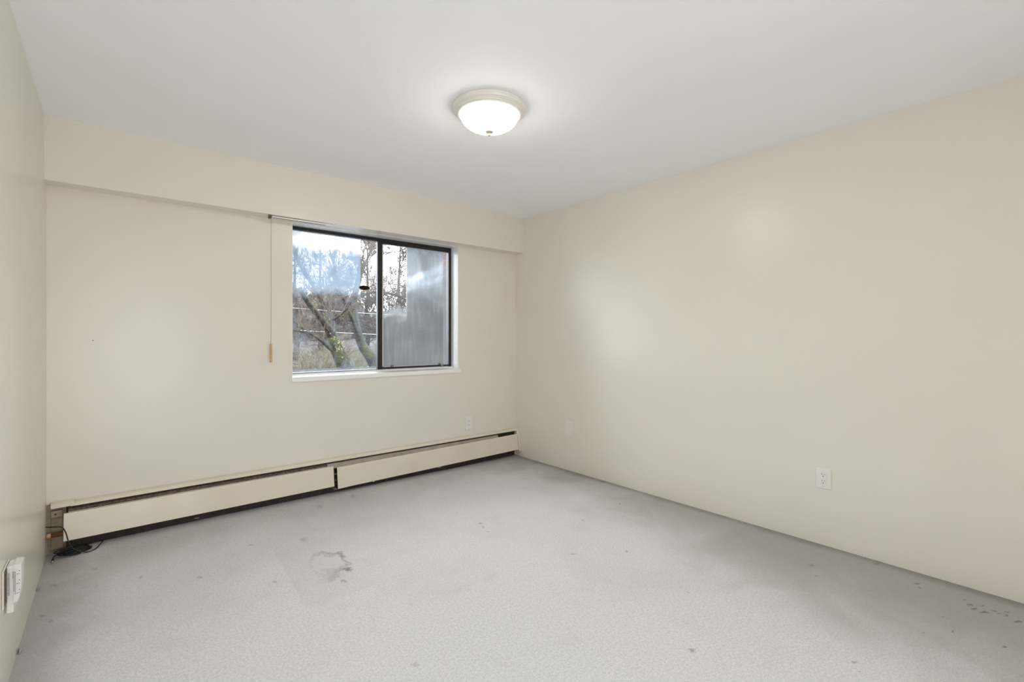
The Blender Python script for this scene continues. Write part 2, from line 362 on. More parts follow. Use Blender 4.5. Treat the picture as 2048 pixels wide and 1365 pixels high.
def lathe(bm, prof, seg=64, c=(0, 0, 0)):
    rings = []
    for r, z in prof:
        if r < 1e-5: rings.append([bm.verts.new((c[0], c[1], c[2]+z))])
        else: rings.append([bm.verts.new((c[0]+r*math.cos(2*math.pi*i/seg), c[1]+r*math.sin(2*math.pi*i/seg), c[2]+z)) for i in range(seg)])
    for a, b in zip(rings, rings[1:]):
        for i in range(seg):
            j = (i+1) % seg
            if len(a) == 1 and len(b) == 1: continue
            if len(a) == 1: bm.faces.new((a[0], b[i], b[j]))
            elif len(b) == 1: bm.faces.new((a[i], a[j], b[0]))
            else: bm.faces.new((a[i], a[j], b[j], b[i]))
def tube(bm, pts, rad, seg=8, cap=True):
    pts = [Vector(p) for p in pts]; n = len(pts)
    if isinstance(rad, (int, float)): rad = [rad]*n
    d = (pts[1]-pts[0]).normalized(); up = Vector((0, 0, 1)) if abs(d.z) < .9 else Vector((1, 0, 0))
    u = d.cross(up).normalized(); rings = []
    for i, p in enumerate(pts):
        t = (pts[min(n-1, i+1)]-pts[max(0, i-1)]).normalized(); u = (u-t*u.dot(t)).normalized(); v = t.cross(u)
        rings.append([bm.verts.new(p+(u*math.cos(2*math.pi*k/seg)+v*math.sin(2*math.pi*k/seg))*rad[i]) for k in range(seg)])
    for a, b in zip(rings, rings[1:]):
        for k in range(seg): bm.faces.new((a[k], a[(k+1) % seg], b[(k+1) % seg], b[k]))
    if cap: bm.faces.new(rings[0][::-1]); bm.faces.new(rings[-1])
def smooth_path(pts, sub=8):
    """Catmull-Rom through the points"""
    P = [Vector(p) for p in pts]; P = [P[0]*2-P[1]]+P+[P[-1]*2-P[-2]]; out = []
    for i in range(1, len(P)-2):
        for k in range(sub):
            t = k/sub; a, b, c, d = P[i-1:i+3]
            out.append(.5*((2*b)+(c-a)*t+(2*a-5*b+4*c-d)*t*t+(3*b-a-3*c+d)*t**3))
    out.append(P[-2]); return out

# ------------------------------------------------------------------ room shell
T = .2
WX0, WX1, WZ0, WZ1 = 1.0196, 2.4979, .912, ZS
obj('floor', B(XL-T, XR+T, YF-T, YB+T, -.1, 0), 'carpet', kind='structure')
obj('ceiling', B(XL-T, XR+T, YF-T, YB+T, HC, HC+.1), 'ceiling', kind='structure')
obj('wall_left', B(XL-T, XL, YF, YB, 0, HC), 'wall', kind='structure')
obj('wall_right', B(XR, XR+T, YF, YB, 0, HC), 'wall', kind='structure')
bm = bmesh.new()
box(bm, XL-T, OX0, YF-T, YF, 0, HC); box(bm, OX1, XR+T, YF-T, YF, 0, HC); box(bm, OX0, OX1, YF-T, YF, 0, OZ0); box(bm, OX0, OX1, YF-T, YF, OZ1, HC)  # four pieces leave the added fill-light opening free
obj('wall_front', bm, 'wall', kind='structure')
WT = .15
bm = bmesh.new()
box(bm, XL-T, WX0, YB, YB+WT, 0, HC); box(bm, WX1, XR+T, YB, YB+WT, 0, HC)
box(bm, WX0, WX1, YB, YB+WT, 0, WZ0); box(bm, WX0, WX1, YB, YB+WT, WZ1, HC)
wb = obj('wall_back', bm, 'wall', kind='structure')
bm = bmesh.new(); BX = 2.472
box(bm, XL-T, 1.04, YB+WT, YB+.24, -.6, 3); box(bm, BX, XR+T, YB+WT, YB+.24, -.6, 3)
box(bm, 1.04, BX, YB+WT, YB+.24, -.6, .90); box(bm, 1.04, BX, YB+WT, YB+.24, 2.11, 3)
obj('brick_facing', bm, 'brick', wb)
obj('trim_1', B(XL, XR, YS, YB, ZS, HC), 'wall', kind='structure')     # dropped beam above the window

bm = bmesh.new(); secs = [(-.20, 0), (-.08, .020), (.6, .024), (1.5, .018), (2.4, .008), (XR-.001, .003)]; prev = None
for x, hgt in secs:
    r_ = [bm.verts.new((x, y, z*(hgt+.0006)-.0006 if z > 0 else -.002)) for y, z in [(YB-.30+.03*q, (1-math.cos(math.pi*min(1, q/9)))/2+.0001) for q in range(10)]+[(YB-.0005, 1), (YB-.0005, 0)]]
    if prev:
        for k in range(12): bm.faces.new((prev[k], prev[(k+1) % 12], r_[(k+1) % 12], r_[k]))
    prev = r_
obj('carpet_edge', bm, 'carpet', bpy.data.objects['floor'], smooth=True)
# two torn carpet edges lifting against the left wall
fl = bpy.data.objects['floor']
for (px, py, s) in ((35, 1306, .014), (73, 1181, .010)):
    c = atz(px, py); bm = bmesh.new(); bmesh.ops.create_icosphere(bm, subdivisions=3, radius=1)
    for v in bm.verts:
        k = 1+.25*math.sin(v.co.x*7+v.co.y*5)*math.cos(v.co.z*6)
        v.co = Vector((XL+.006+abs(v.co.x)*.5*s*k, c.y+v.co.y*s*1.6*k, .002+max(v.co.z, 0)*s*.8*k))
    obj('carpet_tuft', bm, 'carpet', fl, smooth=True)

# ------------------------------------------------------------------ window
win = empty('window_1', ((WX0+WX1)/2, YB+.12, WZ0), kind='structure')
wl = win.location
def wobj(name, bm, m, parent=None, **k):
    bmesh.ops.translate(bm, verts=bm.verts[:], vec=-wl); return obj(name, bm, m, parent or win, **k)
FY = YB+.12                                   # inner face of the black frame
# white painted liner of the opening: head and right / left jambs
bm = bmesh.new()
box(bm, WX0, WX1, YB+.001, YB+WT, WZ1-.004, WZ1-.0005); box(bm, WX1-.004, WX1-.0005, YB+.001, YB+WT, .93, WZ1-.004); box(bm, WX0+.0005, WX0+.004, YB+.001, YB+WT, .93, WZ1-.004)
wobj('jamb_liner', bm, 'white')
bm = bmesh.new(); prism_x(bm, [(YB-.012, .895), (YB-.012, .922), (YB-.008, .928), (YB+.10, .936), (YB+.10, .944), (YB+WT, .948), (YB+WT, .9125), (YB, .9125), (YB, .895)], WX0-.004, WX1+.02)
# keep the sill nose only inside the opening beyond the wall face
for v in bm.verts:
    if v.co.y > YB+.0005 and v.co.x > WX1: v.co.x = WX1-.0045
    if v.co.y > YB+.0005 and v.co.x < WX0+.004: v.co.x = WX0+.0045
wobj('window_sill', bm, 'white')
# black outer frame
F0, F1, Fz0, Fz1 = WX0+.0045, WX1-.0045, .9485, WZ1-.0045
bm = bmesh.new()
box(bm, F0, F1, FY, FY+.045, Fz1-.026, Fz1, .002); box(bm, F1-.028, F1, FY, FY+.045, Fz0, Fz1-.026, .002)
box(bm, F0, F0+.012, FY, FY+.045, Fz0, Fz1-.026, .002)
wobj('window_frame', bm, 'black')
bm = bmesh.new(); box(bm, F0+.012, 1.745, FY+.004, FY+.04, Fz0, Fz0+.006, .001); wobj('glazing_bead', bm, 'alu')
bm = bmesh.new(); box(bm, 1.745, F1-.028, FY-.002, FY+.012, .9445, .9485+.002, .0005); wobj('sliding_track', bm, 'alu')
MXa, MXb = 1.744, 1.787
bm = bmesh.new()
box(bm, MXa, MXb, FY-.004, FY+.028, Fz0+.0, Fz1-.024, .003); box(bm, MXb, F1-.026, FY-.004, FY+.02, Fz0+.0015, Fz0+.017, .002)
box(bm, MXb, F1-.026, FY-.004, FY+.02, Fz1-.045, Fz1-.024, .002); box(bm, F1-.030, F1-.024, FY-.004, FY+.02, Fz0+.002, Fz1-.024, .001)
sash = wobj('sliding_sash', bm, 'black')
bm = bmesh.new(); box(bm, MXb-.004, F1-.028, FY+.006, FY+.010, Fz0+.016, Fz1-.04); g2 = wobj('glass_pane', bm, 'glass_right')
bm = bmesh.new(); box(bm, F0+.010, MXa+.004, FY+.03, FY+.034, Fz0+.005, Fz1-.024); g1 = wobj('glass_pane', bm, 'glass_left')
for g_ in (g1, g2): g_.data.transform(Matrix.Translation(wl)); g_.location = -wl    # object space = room space for the haze pattern
# pale gasket inside the sash, little clips on its bottom rail
bm = bmesh.new(); box(bm, MXb, MXb+.012, FY+.002, FY+.006, Fz0+.017, Fz1-.045); box(bm, MXb, F1-.1, FY+.002, FY+.006, Fz0+.017, Fz0+.024); box(bm, MXb, F1-.030, FY+.002, FY+.006, Fz1-.049, Fz1-.045)
wobj('gasket', bm, 'alu')
for px in (784, 879):
    c = at(px, 733.5 if px < 800 else 729.5, FY-.006); bm = bmesh.new()
    box(bm, c.x-.011, c.x-.007, FY-.008, FY-.003, Fz0+.015, Fz0+.03); box(bm, c.x+.007, c.x+.011, FY-.008, FY-.003, Fz0+.015, Fz0+.03); box(bm, c.x-.011, c.x+.011, FY-.008, FY-.003, Fz0+.027, Fz0+.031)
    wobj('sash_clip', bm, 'black')
c = at(884, 735, FY-.01); bm = bmesh.new(); box(bm, c.x-.013, c.x+.012, FY-.012, FY-.004, Fz0+.0, Fz0+.02, .002); wobj('latch', bm, mat('tarnished_brass', (.36, .27, .17), .5, .2))

# oval sticker on the fixed pane
c = at(729, 576, FY+.029); bm = bmesh.new(); lathe(bm, [(0, 0), (1, 0), (1, .0006), (0, .0006)], 40)
for v in bm.verts: v.co = Vector((v.co.x*.046, -v.co.z, v.co.y*.0185))
st = obj('window_sticker', bm, mat('sticker_brown', (.016, .010, .006), .9, spec=.1, var=(60, (.03, .025, .012), .45, .6)), loc=(c.x, FY+.0296, c.z))
tag(st, 'small dark brown oval sticker on the fixed left pane of the window', 'sticker')
bm = bmesh.new(); lathe(bm, [(1.0, 0), (1.13, 0), (1.13, .0005), (1.0, .0005)], 40)
for v in bm.verts: v.co = Vector((v.co.x*.046, -v.co.z, v.co.y*.0195))
obj('sticker_rim', bm, mat('sticker_rim', (.5, .49, .46), .5), st)

# ------------------------------------------------------------------ blind track and pull cord
t0 = at(541, 431.5, 3.64); t1 = at(660, 444, 3.64)
tr = empty('blind_track', (t0.x, 3.64, ZS-.01), 'short white blind track hanging skewed under the beam left of the window', 'blind track')
bm = bmesh.new(); TX0, TX1 = t0.x, 1.29
prof = [(3.628, 0), (3.628, -.011), (3.652, -.011), (3.652, 0)]
a = [bm.verts.new((TX0, y, ZS-.006+z)) for y, z in prof]; b = [bm.verts.new((TX1, y, min(ZS-.0005, ZS+.006+z))) for y, z in prof]
for i in range(4): bm.faces.new((a[i], a[(i+1) % 4], b[(i+1) % 4], b[i]))
bm.faces.new(a); bm.faces.new(b)
bmesh.ops.translate(bm, verts=bm.verts[:], vec=-tr.location); obj('rail', bm, 'white', tr)
bm = B(TX0-.012, TX0+.006, 3.622, 3.658, ZS-.021, ZS-.001, bev=.003); bmesh.ops.translate(bm, verts=bm.verts[:], vec=-tr.location); obj('end_cap', bm, 'brown', tr)
bm = bmesh.new(); box(bm, TX0+.01, TX1-.06, 3.6255, 3.628, ZS-.0175, ZS-.0145); bmesh.ops.translate(bm, verts=bm.verts[:], vec=-tr.location); obj('track_slot', bm, 'slot', tr)
zc = at(543, 688, 3.64).z; zb = at(543, 725, 3.64).z; cx = t0.x+.003
pc = empty('pull_cord', (cx, 3.64, zb), 'thin tan pull cord with turned wooden handle hanging left of the window', 'pull cord')
bm = bmesh.new(); tube(bm, [(0, 0, zc-zb-.002), (.0015, 0, .5), (0, 0, ZS-.021-zb)], .0016, 8); obj('cord', bm, 'cord', pc)
bm = bmesh.new(); lathe(bm, [(0, 0), (.0075, 0), (.0085, .004), (.0078, .03), (.0088, .06), (.0080, (zc-zb)-.006), (.006, zc-zb), (0, zc-zb)], 24); obj('handle', bm, 'wood', pc, smooth=True)

# ------------------------------------------------------------------ baseboard heater
HX0, HX1 = -.262, 3.186
ht = empty('baseboard_heater', ((HX0+HX1)/2, YB-.04, 0), 'long cream enamel baseboard heater running under the window along the wall', 'heater')
hl = ht.location
def hobj(name, bm, m, parent=None, **k):
    bmesh.ops.translate(bm, verts=bm.verts[:], vec=-hl); return obj(name, bm, m, parent or ht, **k)
hobj('back_plate', B(XL+.0015, HX1, YB-.006, YB-.0005, .003, .281), 'enamel_worn')
# top cover: rolls out from the wall and drops as a narrow front band
cap = [(YB-.001, .284), (YB-.02, .2835), (YB-.034, .280), (YB-.041, .273), (YB-.042, .262)]
hobj('top_cover', sheet_x(cap, -.0015, -.18, HX1-.005), 'enamel')
hobj('cover_splice', sheet_x([(YB-.001, .292), (YB-.02, .2915), (YB-.036, .288), (YB-.0435, .280), (YB-.0445, .265)], -.0015, HX0, -.165), 'enamel')
# finned element on its copper pipe
bm = bmesh.new(); tube(bm, [(XL+.004, YB-.036, .115), (HX1-.02, YB-.036, .115)], .0095, 16); pipe = hobj('copper_pipe', bm, 'copper', smooth=True)
bm = bmesh.new(); tube(bm, [(XL+.001, YB-.036, .115), (XL+.02, YB-.036, .115)], .0135, 16); hobj('pipe_collar', bm, mat('pale_solder', (.62, .42, .28), .5, .3), smooth=True)
bm = bmesh.new()
for i in range(260):
    x = -.10+i*.0122
    if x > HX1-.06: break
    box(bm, x, x+.0008, YB-.062, YB-.012, .085, .150)
hobj('heating_fins', bm, 'fin')
# near-black sheet painting the shade of the gap behind; sloped inner damper flaps
hobj('gap_shade_sheet', B(-.20, HX1-.004, YB-.012, YB-.0065, .16, .27), 'dark')
hobj('damper', sheet_x([(YB-.026, .256), (YB-.046, .248), (YB-.051, .2345)], .001, -.19, 1.262), 'fin')
hobj('damper_lip', B(-.19, 1.262, YB-.0535, YB-.0515, .2325, .2345), 'enamel')
hobj('damper', sheet_x([(YB-.026, .251), (YB-.049, .2485), (YB-.0525, .212)], .001, 1.262, HX1-.25), 'damper')
# two removable front panels, hung a little out of line
def panel(x0, x1, ztop, zbot, ztop2, zbot2, off=0):
    bm = bmesh.new(); th = .0014
    def prof(zt, zb):
        p = [(YB-.050-off, zt-.004), (YB-.056-off, zt), (YB-.061-off, zt-.003), (YB-.064-off, zt-.012), (YB-.083-off, zb+.004), (YB-.083-off, zb), (YB-.074-off, zb-.001)]
        return p
    def loop(x, zt, zb):
        p = prof(zt, zb); n = len(p); q = []
        for i, (y, z) in enumerate(p):
            d = (Vector(p[min(n-1, i+1)])-Vector(p[max(0, i-1)])).normalized(); q.append((y-d.y*th, z+d.x*th))
        return [bm.verts.new((x, y, z)) for y, z in p]+[bm.verts.new((x, y, z)) for y, z in q[::-1]]
    a = loop(x0, ztop, zbot); b = loop(x1, ztop2, zbot2); n = len(a)
    for i in range(n): bm.faces.new((a[i], a[(i+1) % n], b[(i+1) % n], b[i]))
    # end returns
    bm.faces.new(a[::-1]); bm.faces.new(b)
    return bm
hobj('front_panel', panel(-.208, 1.303, .231, .081, .231, .081), 'enamel')
hobj('front_panel', panel(1.330, 3.178, .216, .057, .231, .075, .001), 'enamel')
# panel seam line and end pieces
hobj('panel_splice', panel(1.3295, 1.405, .2167, .0563, .2174, .0570, .0024), 'enamel')
bm = bmesh.new(); prism_x(bm, [(YB-.001, .04), (YB-.001, .286), (YB-.033, .279), (YB-.041, .262), (YB-.052, .232), (YB-.066, .21), (YB-.086, .078), (YB-.086, .06), (YB-.06, .055)], HX1-.003, HX1+.0195)
hobj('end_cap', bm, 'enamel')
# hanger brackets and left end hardware
for x in (.42, 1.316, 2.25):
    bm = bmesh.new(); box(bm, x-.012, x+.012, YB-.050, YB-.0065, .225, .231); box(bm, x-.012, x+.012, YB-.074, YB-.0065, .052, .056); box(bm, x-.012, x+.012, YB-.012, YB-.0065, .052, .228)
    hobj('hanger_bracket', bm, 'enamel_worn')
bm = bmesh.new(); box(bm, HX0, -.215, YB-.030, YB-.0065, .209, .247, .002); br = hobj('end_bracket', bm, 'enamel_worn')
bm = bmesh.new(); lathe(bm, [(0, 0), (.0045, 0), (.0045, .003), (0, .004)], 16)
for v in bm.verts: v.co = Vector((v.co.x, -v.co.z, v.co.y))
sc = obj('screw', bm, 'slot', br, loc=Vector((-.243, YB-.030, .228))-hl)
bm = bmesh.new(); box(bm, HX0, -.212, YB-.014, YB-.0065, .13, .205, .002); hobj('knockout_plate', bm, 'enamel_worn')
bm = bmesh.new(); box(bm, HX0, -.212, YB-.020, YB-.0065, .028, .095, .002); hobj('lower_bracket', bm, 'enamel_worn')
hobj('toe_shade_strip', B(-.20, HX1-.01, YB-.022, YB-.0065, .012, .070), 'dark')  # near-black strip painting the shade under the heater
c = at(748, 964, YB-.08); bm = bmesh.new(); bmesh.ops.create_uvsphere(bm, u_segments=12, v_segments=8, radius=.006); bmesh.ops.translate(bm, verts=bm.verts[:], vec=(c.x, YB-.074, .0555)); hobj('foot_stud', bm, 'enamel', smooth=True)

# ------------------------------------------------------------------ black cable, coiled
cb = empty('coaxial_cable', (-.15, YB-.10, 0), 'black coaxial cable coiled on the carpet under the left end of the heater', 'cable')
cl = cb.location
pts = []
r_ = random.Random(3)
for k in range(150):
    a = k/15*2*math.pi; lay = k/150
    rx = .060+.008*math.sin(a*.37+1)+.006*math.sin(lay*9); ry = .028+.005*math.cos(a*.29)
    pts.append(Vector((-.160+rx*math.cos(a)+.012*math.sin(lay*13), YB-.098+ry*math.sin(a)+.006*math.sin(lay*8), .0065+.034*lay+.004*math.sin(a*2+lay*5))))
bm = bmesh.new(); tube(bm, [p-cl for p in smooth_path(pts, 3)], .0030, 8)
obj('coil', bm, 'rubber', cb, smooth=True)
loop = [(XL+.002, YB-.055, .172), (-.262, YB-.085, .176), (-.237, YB-.100, .177), (-.212, YB-.104, .168), (-.196, YB-.112, .135), (-.186, YB-.118, .09),
        (-.172, YB-.130, .058), (-.155, YB-.138, .040), (-.128, YB-.142, .022), (-.100, YB-.140, .013), (-.070, YB-.125, .018), (-.048, YB-.100, .034), (-.040, YB-.080, .040), (-.05, YB-.055, .034)]
bm = bmesh.new(); tube(bm, [Vector(p)-cl for p in smooth_path(loop, 8)], .0030, 8); obj('loose_end', bm, 'rubber', cb, smooth=True)
tail = [(-.215, YB-.10, .018), (-.238, YB-.100, .020), (-.248, YB-.118, .012), (-.247, YB-.135, .008)]
bm = bmesh.new(); tube(bm, [Vector(p)-cl for p in smooth_path(tail, 8)], .0030, 8); obj('tail', bm, 'rubber', cb, smooth=True)
bm = bmesh.new(); tube(bm, [Vector((-.247, YB-.133, .008))-cl, Vector((-.246, YB-.152, .007))-cl], .0055, 10); pl = obj('plug', bm, 'rubber', cb, smooth=True)
bm = bmesh.new(); tube(bm, [Vector((-.246, YB-.152, .007))-cl, Vector((-.2458, YB-.160, .007))-cl], .0042, 10); obj('plug_tip', bm, M['alu'], pl, smooth=True)

# ------------------------------------------------------------------ wall plates (built facing -y, width along x)
def slots(zc):
    bm = bmesh.new()
    for zc in (zc,):
        box(bm, -.0075, -.0055, -.0098, -.0080, zc+.001, zc+.009); box(bm, .0055, .0075, -.0098, -.0080, zc+.0015, zc+.008)
        t = bmesh.new(); lathe(t, [(0, 0), (.0026, 0), (.0026, .0018), (0, .0018)], 14)
        for v in t.verts: v.co = Vector((v.co.x, -.0080-v.co.z, v.co.y+zc-.007))
        me = bpy.data.meshes.new('t'); t.to_mesh(me); t.free(); bm.from_mesh(me)
    return bm
def outlet(name, loc, rotz, w, h, label, cat='outlet', blank=False, group=None):
    r = empty(name, loc, label, cat, group); r.rotation_euler = (0, 0, rotz)
    obj('cover_plate', B(-w/2, w/2, -.0062, -.0005, -h/2, h/2, bev=.0022), 'plastic', r)
    if blank: return r
    obj('receptacle', B(-.0165, .0165, -.0086, -.0062, -.034, .034, bev=.001), 'plastic', r)
    for zc in (.019, -.019): obj('socket_slots', slots(zc), 'slot', r)
    for z in (h/2-.012, -h/2+.012):
        t = bmesh.new(); lathe(t, [(0, 0), (.003, 0), (.0022, .0012), (0, .0014)], 14)
        for v in t.verts: v.co = Vector((v.co.x, -.0062-v.co.z, v.co.y+z))
        obj('plate_screw', t, 'ivory', r)
    return r
outlet('electrical_outlet', (3.2067, .937, .3955), -math.pi/2, .078, .120, 'white duplex outlet low on the right wall, the one nearest the camera')
outlet('electrical_outlet', (2.612, YB, .402), 0, .078, .125, 'small white duplex outlet on the window wall above the heater')
outlet('blank_plate', (3.2067, 2.967, .3955), -math.pi/2, .078, .125, 'plain white blank cover plate low on the right wall near the corner', 'wall plate', True)

# left wall: ivory outlet with a bulky plug-in tap
op = empty('electrical_outlet', (XL, 2.365, .381), 'ivory outlet plate on the left wall behind the plug-in tap', 'outlet')
obj('cover_plate', B(.0005, .0050, -.060, .062, -.066, .064, bev=.0015), 'ivory', op)
obj('dark_surround', B(.0050, .0056, -.050, .055, -.060, .058), 'brown', op)
tp = empty('power_tap', (XL+.0058, 2.385, .372), 'white six-outlet plug-in tap with printed label on the left wall', 'power tap'); tp.scale = (.88, 1, .93)
obj('housing', B(0, .020, -.035, .035, -.098, .075, bev=.004), 'plastic', tp)
bm = bmesh.new(); prof = [(.0185, -.062), (.030, -.060), (.036, -.045), (.0385, -.02), (.0405, -.01), (.0415, .076), (.034, .0775), (.0185, .0785)]
a = [bm.verts.new((x, -.037, z)) for x, z in prof]; b = [bm.verts.new((x, .037, z)) for x, z in prof]; n_ = len(prof)
for i in range(n_): bm.faces.new((a[i], a[(i+1) % n_], b[(i+1) % n_], b[i]))
bm.faces.new(a[::-1]); bm.faces.new(b); bmesh.ops.recalc_face_normals(bm, faces=bm.faces[:])
bmesh.ops.bevel(bm, geom=bm.edges[:], offset=.0012, segments=2, affect='EDGES')
obj('outlet_block', bm, 'plastic', tp)
# three side outlets, their slots turned on edge
for z in (.048, .013, -.022):
    bm = bmesh.new()
    box(bm, .0345, .0368, -.0378, -.0368, z+.006, z+.0075); 
    box(bm, .0285, .0315, -.0378, -.0368, z-.0062, z-.0042); box(bm, .0335, .0358, -.0378, -.0368, z-.006, z-.0042)
    box(bm, .0355, .0368, -.0378, -.0368, z+.004, z+.0062)
    obj('side_outlet', bm, 'slot', tp)
# printed label: four columns of fine print running down the side
bm = bmesh.new(); r_ = random.Random(5)
for x, z0, z1 in ((.0045, .052, -.030), (.0075, .052, -.030), (.0205, .054, -.018), (.0238, .054, -.030), (.0175, .054, .028)):
    yy = -.0358 if x < .018 else -.0378
    z = z0
    while z > z1:
        l = r_.uniform(.0012, .0045); box(bm, x, x+.0013, yy, yy+.001, z-l, z); z -= l+.0009
obj('printed_label', bm, 'print', tp)
bm = bmesh.new(); box(bm, .003, .018, -.0354, -.0346, -.0705, -.0698); box(bm, .006, .0075, -.0356, -.0346, -.088, -.0865); obj('seam', bm, 'ivory', tp)

# tiny nail left in the window wall
c = at(186, 682, YB); bm = bmesh.new(); tube(bm, [(0, 0.0, 0), (0, -.006, .001)], .0012, 8); tube(bm, [(0, -.006, .001), (0, -.0068, .001)], .0028, 10)
nl = obj('nail', bm, 'slot', loc=(c.x, YB-.0003, c.z)); tag(nl, 'tiny dark nail in the bare wall left of the window', 'nail')

# ------------------------------------------------------------------ ceiling lamp
LX, LY = 1.515, 1.972
lp = empty('ceiling_lamp', (LX, LY, HC), 'round white flush ceiling lamp with glowing frosted glass bowl', 'ceiling lamp')
bm = bmesh.new(); lathe(bm, [(0, -.0005), (.187, -.0005), (.191, -.004), (.191, -.018), (.187, -.026), (.180, -.030), (.180, -.0335), (.176, -.0345), (.173, -.040), (.168, -.0415), (.168, -.0455), (.163, -.047), (.159, -.0455), (.157, -.040), (0, -.040)], 128)
obj('lamp_pan', bm, 'nickel', lp)
bm = bmesh.new(); pr = []
for i in range(17):
    a = i/16*math.pi/2; pr.append((.1535*math.cos(a)**.85 if i < 16 else 0, -.081*math.sin(a)))
lathe(bm, pr, 96); obj('glass_bowl', bm, 'bowl', lp, smooth=True, loc=(0, 0, -.0415))
bm = bmesh.new(); lathe(bm, [(0, -.1225), (.017, -.1265), (.021, -.1290), (.018, -.1335), (.009, -.137), (.006, -.142), (.0078, -.146), (.0055, -.151), (0, -.153)], 40)
obj('finial', bm, 'finial', lp, smooth=True)
for o in lp.children:
    if o.name.startswith('finial'):
        o.data.polygons.foreach_set('use_smooth', [True]*len(o.data.polygons))

# ------------------------------------------------------------------ outside
GZ = .10
def gh(x, y):
    s = min(1, max(0, (y-13)/9)); return GZ+.12*math.sin(x*.5)*math.cos(y*.4)*min(1, (y-5)/4)+1.0*s*s*(3-2*s)
bm = bmesh.new(); G = {}
NX, NY = 70, 50
for i in range(NX+1):
    for j in range(NY+1):
        x = -6+i*.7; y = 4.1+j*.7; G[i, j] = bm.verts.new((x, y, gh(x, y) if y > 5 else GZ))
for i in range(NX):
    for j in range(NY): bm.faces.new((G[i, j], G[i+1, j], G[i+1, j+1], G[i, j+1]))
r2 = bmesh.ops.extrude_face_region(bm, geom=bm.faces[:]); bmesh.ops.translate(bm, verts=[v for v in r2['geom'] if isinstance(v, bmesh.types.BMVert)], vec=(0, 0, -.3))
gr = obj('ground_outside', bm, 'litter', kind='structure')

def wobble(p0, p1, n, amp, rr, sag=0):
    out = []
    for i in range(n+1):
        t = i/n; p = p0.lerp(p1, t); k = amp*math.sin(math.pi*min(1, t*1.5))
        out.append(p+Vector((rr.uniform(-k, k), rr.uniform(-k, k), rr.uniform(-k, k)-sag*math.sin(math.pi*t))))
    return out
def twigs(bm, start, d, length, rad, depth, rr, spread=.6, n=4, up=.1, seg=4, rmin=0, decay=.5):
    """recursive branching"""
    p = [start]; cur = start.copy(); dd = d.normalized()
    for i in range(n):
        dd = (dd+Vector((rr.uniform(-1, 1), rr.uniform(-1, 1), rr.uniform(-1, 1)))*.22+Vector((0, 0, up*.4))).normalized()
        cur = cur+dd*length/n; p.append(cur.copy())
    tube(bm, p, [max(rmin, rad*(1-.65*i/n)) for i in range(n+1)], seg, cap=False)
    if depth <= 0: return
    for i in range(1, n+1):
        for _ in range(2 if i > 1 else 1):
            nd = (dd+Vector((rr.uniform(-1, 1), rr.uniform(-1, 1), rr.uniform(-.7, 1)))*spread).normalized()
            twigs(bm, p[i], nd, length*rr.uniform(.5, .75), rad*decay, depth-1, rr, spread, n if depth > 1 else 3, up, seg if depth > 1 else 3, rmin, decay)
def limb(pix, Y, rad_px, dy=None, sub=5):
    """a limb along a curve; rad_px is its half width as seen"""
    P = []
    for i, (px, py) in enumerate(pix):
        yy = Y+(dy[i] if dy else 0); P.append(at(px, py, yy))
    R = []
    for p, r in zip(P, rad_px): R.append(r*(p.x*SN+p.y*CS)/FPX)
    S = smooth_path(P, sub); RR = []
    for k in range(len(S)):
        f = k/sub; i = min(int(f), len(R)-2); RR.append(R[i]+(R[i+1]-R[i])*(f-i))
    return S, RR
# leaning mossy tree with the sawn limb
rr = random.Random(11); YT = 9.4
base = at(700, 768, YT); base.z = gh(base.x, base.y)-.05
ta = empty('mossy_tree', (base.x, base.y, base.z), 'leaning mossy tree with a sawn-off limb outside the left pane', 'tree')
S, R = limb([(700, 768), (692, 738), (680, 712), (669, 688), (662, 668), (650, 648), (632, 626), (614, 602), (600, 578)], YT, [20, 17, 14, 12, 10, 7, 6, 5.2, 4.6], [0, 0, 0, 0, 0, -.2, -.5, -.8, -1.0])
bm = bmesh.new(); tube(bm, [p-base for p in S], R, 14); obj('trunk', bm, 'tree_bark', ta, smooth=True)
for pix, rp, dy in (([(664, 672), (665, 645), (656, 615), (640, 596), (624, 568), (607, 540), (594, 514), (586, 488)], [5, 4.2, 3.8, 3.6, 3.8, 3.6, 3.4, 3], [0, .2, .4, .5, .6, .7, .8, .9]),
                    ([(666, 640), (678, 632), (692, 620), (705, 600)], [2.6, 2.2, 1.8, 1.2], [.2, 0, -.3, -.5]),
                    ([(672, 705), (655, 692), (640, 680), (622, 668), (604, 664), (588, 662)], [6, 4.5, 3, 2.4, 2, 1.6], [0, -.1, -.3, -.4, -.4, -.3]),
                    ([(656, 615), (668, 590), (671, 560), (668, 520), (672, 486)], [3, 2.4, 2.2, 2, 1.5], [.4, .6, .9, 1.1, 1.4])):
    S, R = limb(pix, YT, rp, dy); bm = bmesh.new(); tube(bm, [p-base for p in S], R, 10)
    obj('limb', bm, 'tree_bark', ta, smooth=True)
    bm = bmesh.new()
    for i in range(4, len(S), 2):
        d = (S[i]-S[i-1]).normalized()
        for _ in range(2): twigs(bm, S[i]-base, (d+Vector((rr.uniform(-1, 1), rr.uniform(-1, 1), rr.uniform(-.4, 1)))).normalized(), rr.uniform(.4, .9), .008, 2, rr, .7, 3)
    obj('twigs', bm, 'twig', ta, kind=None)
bm = bmesh.new()
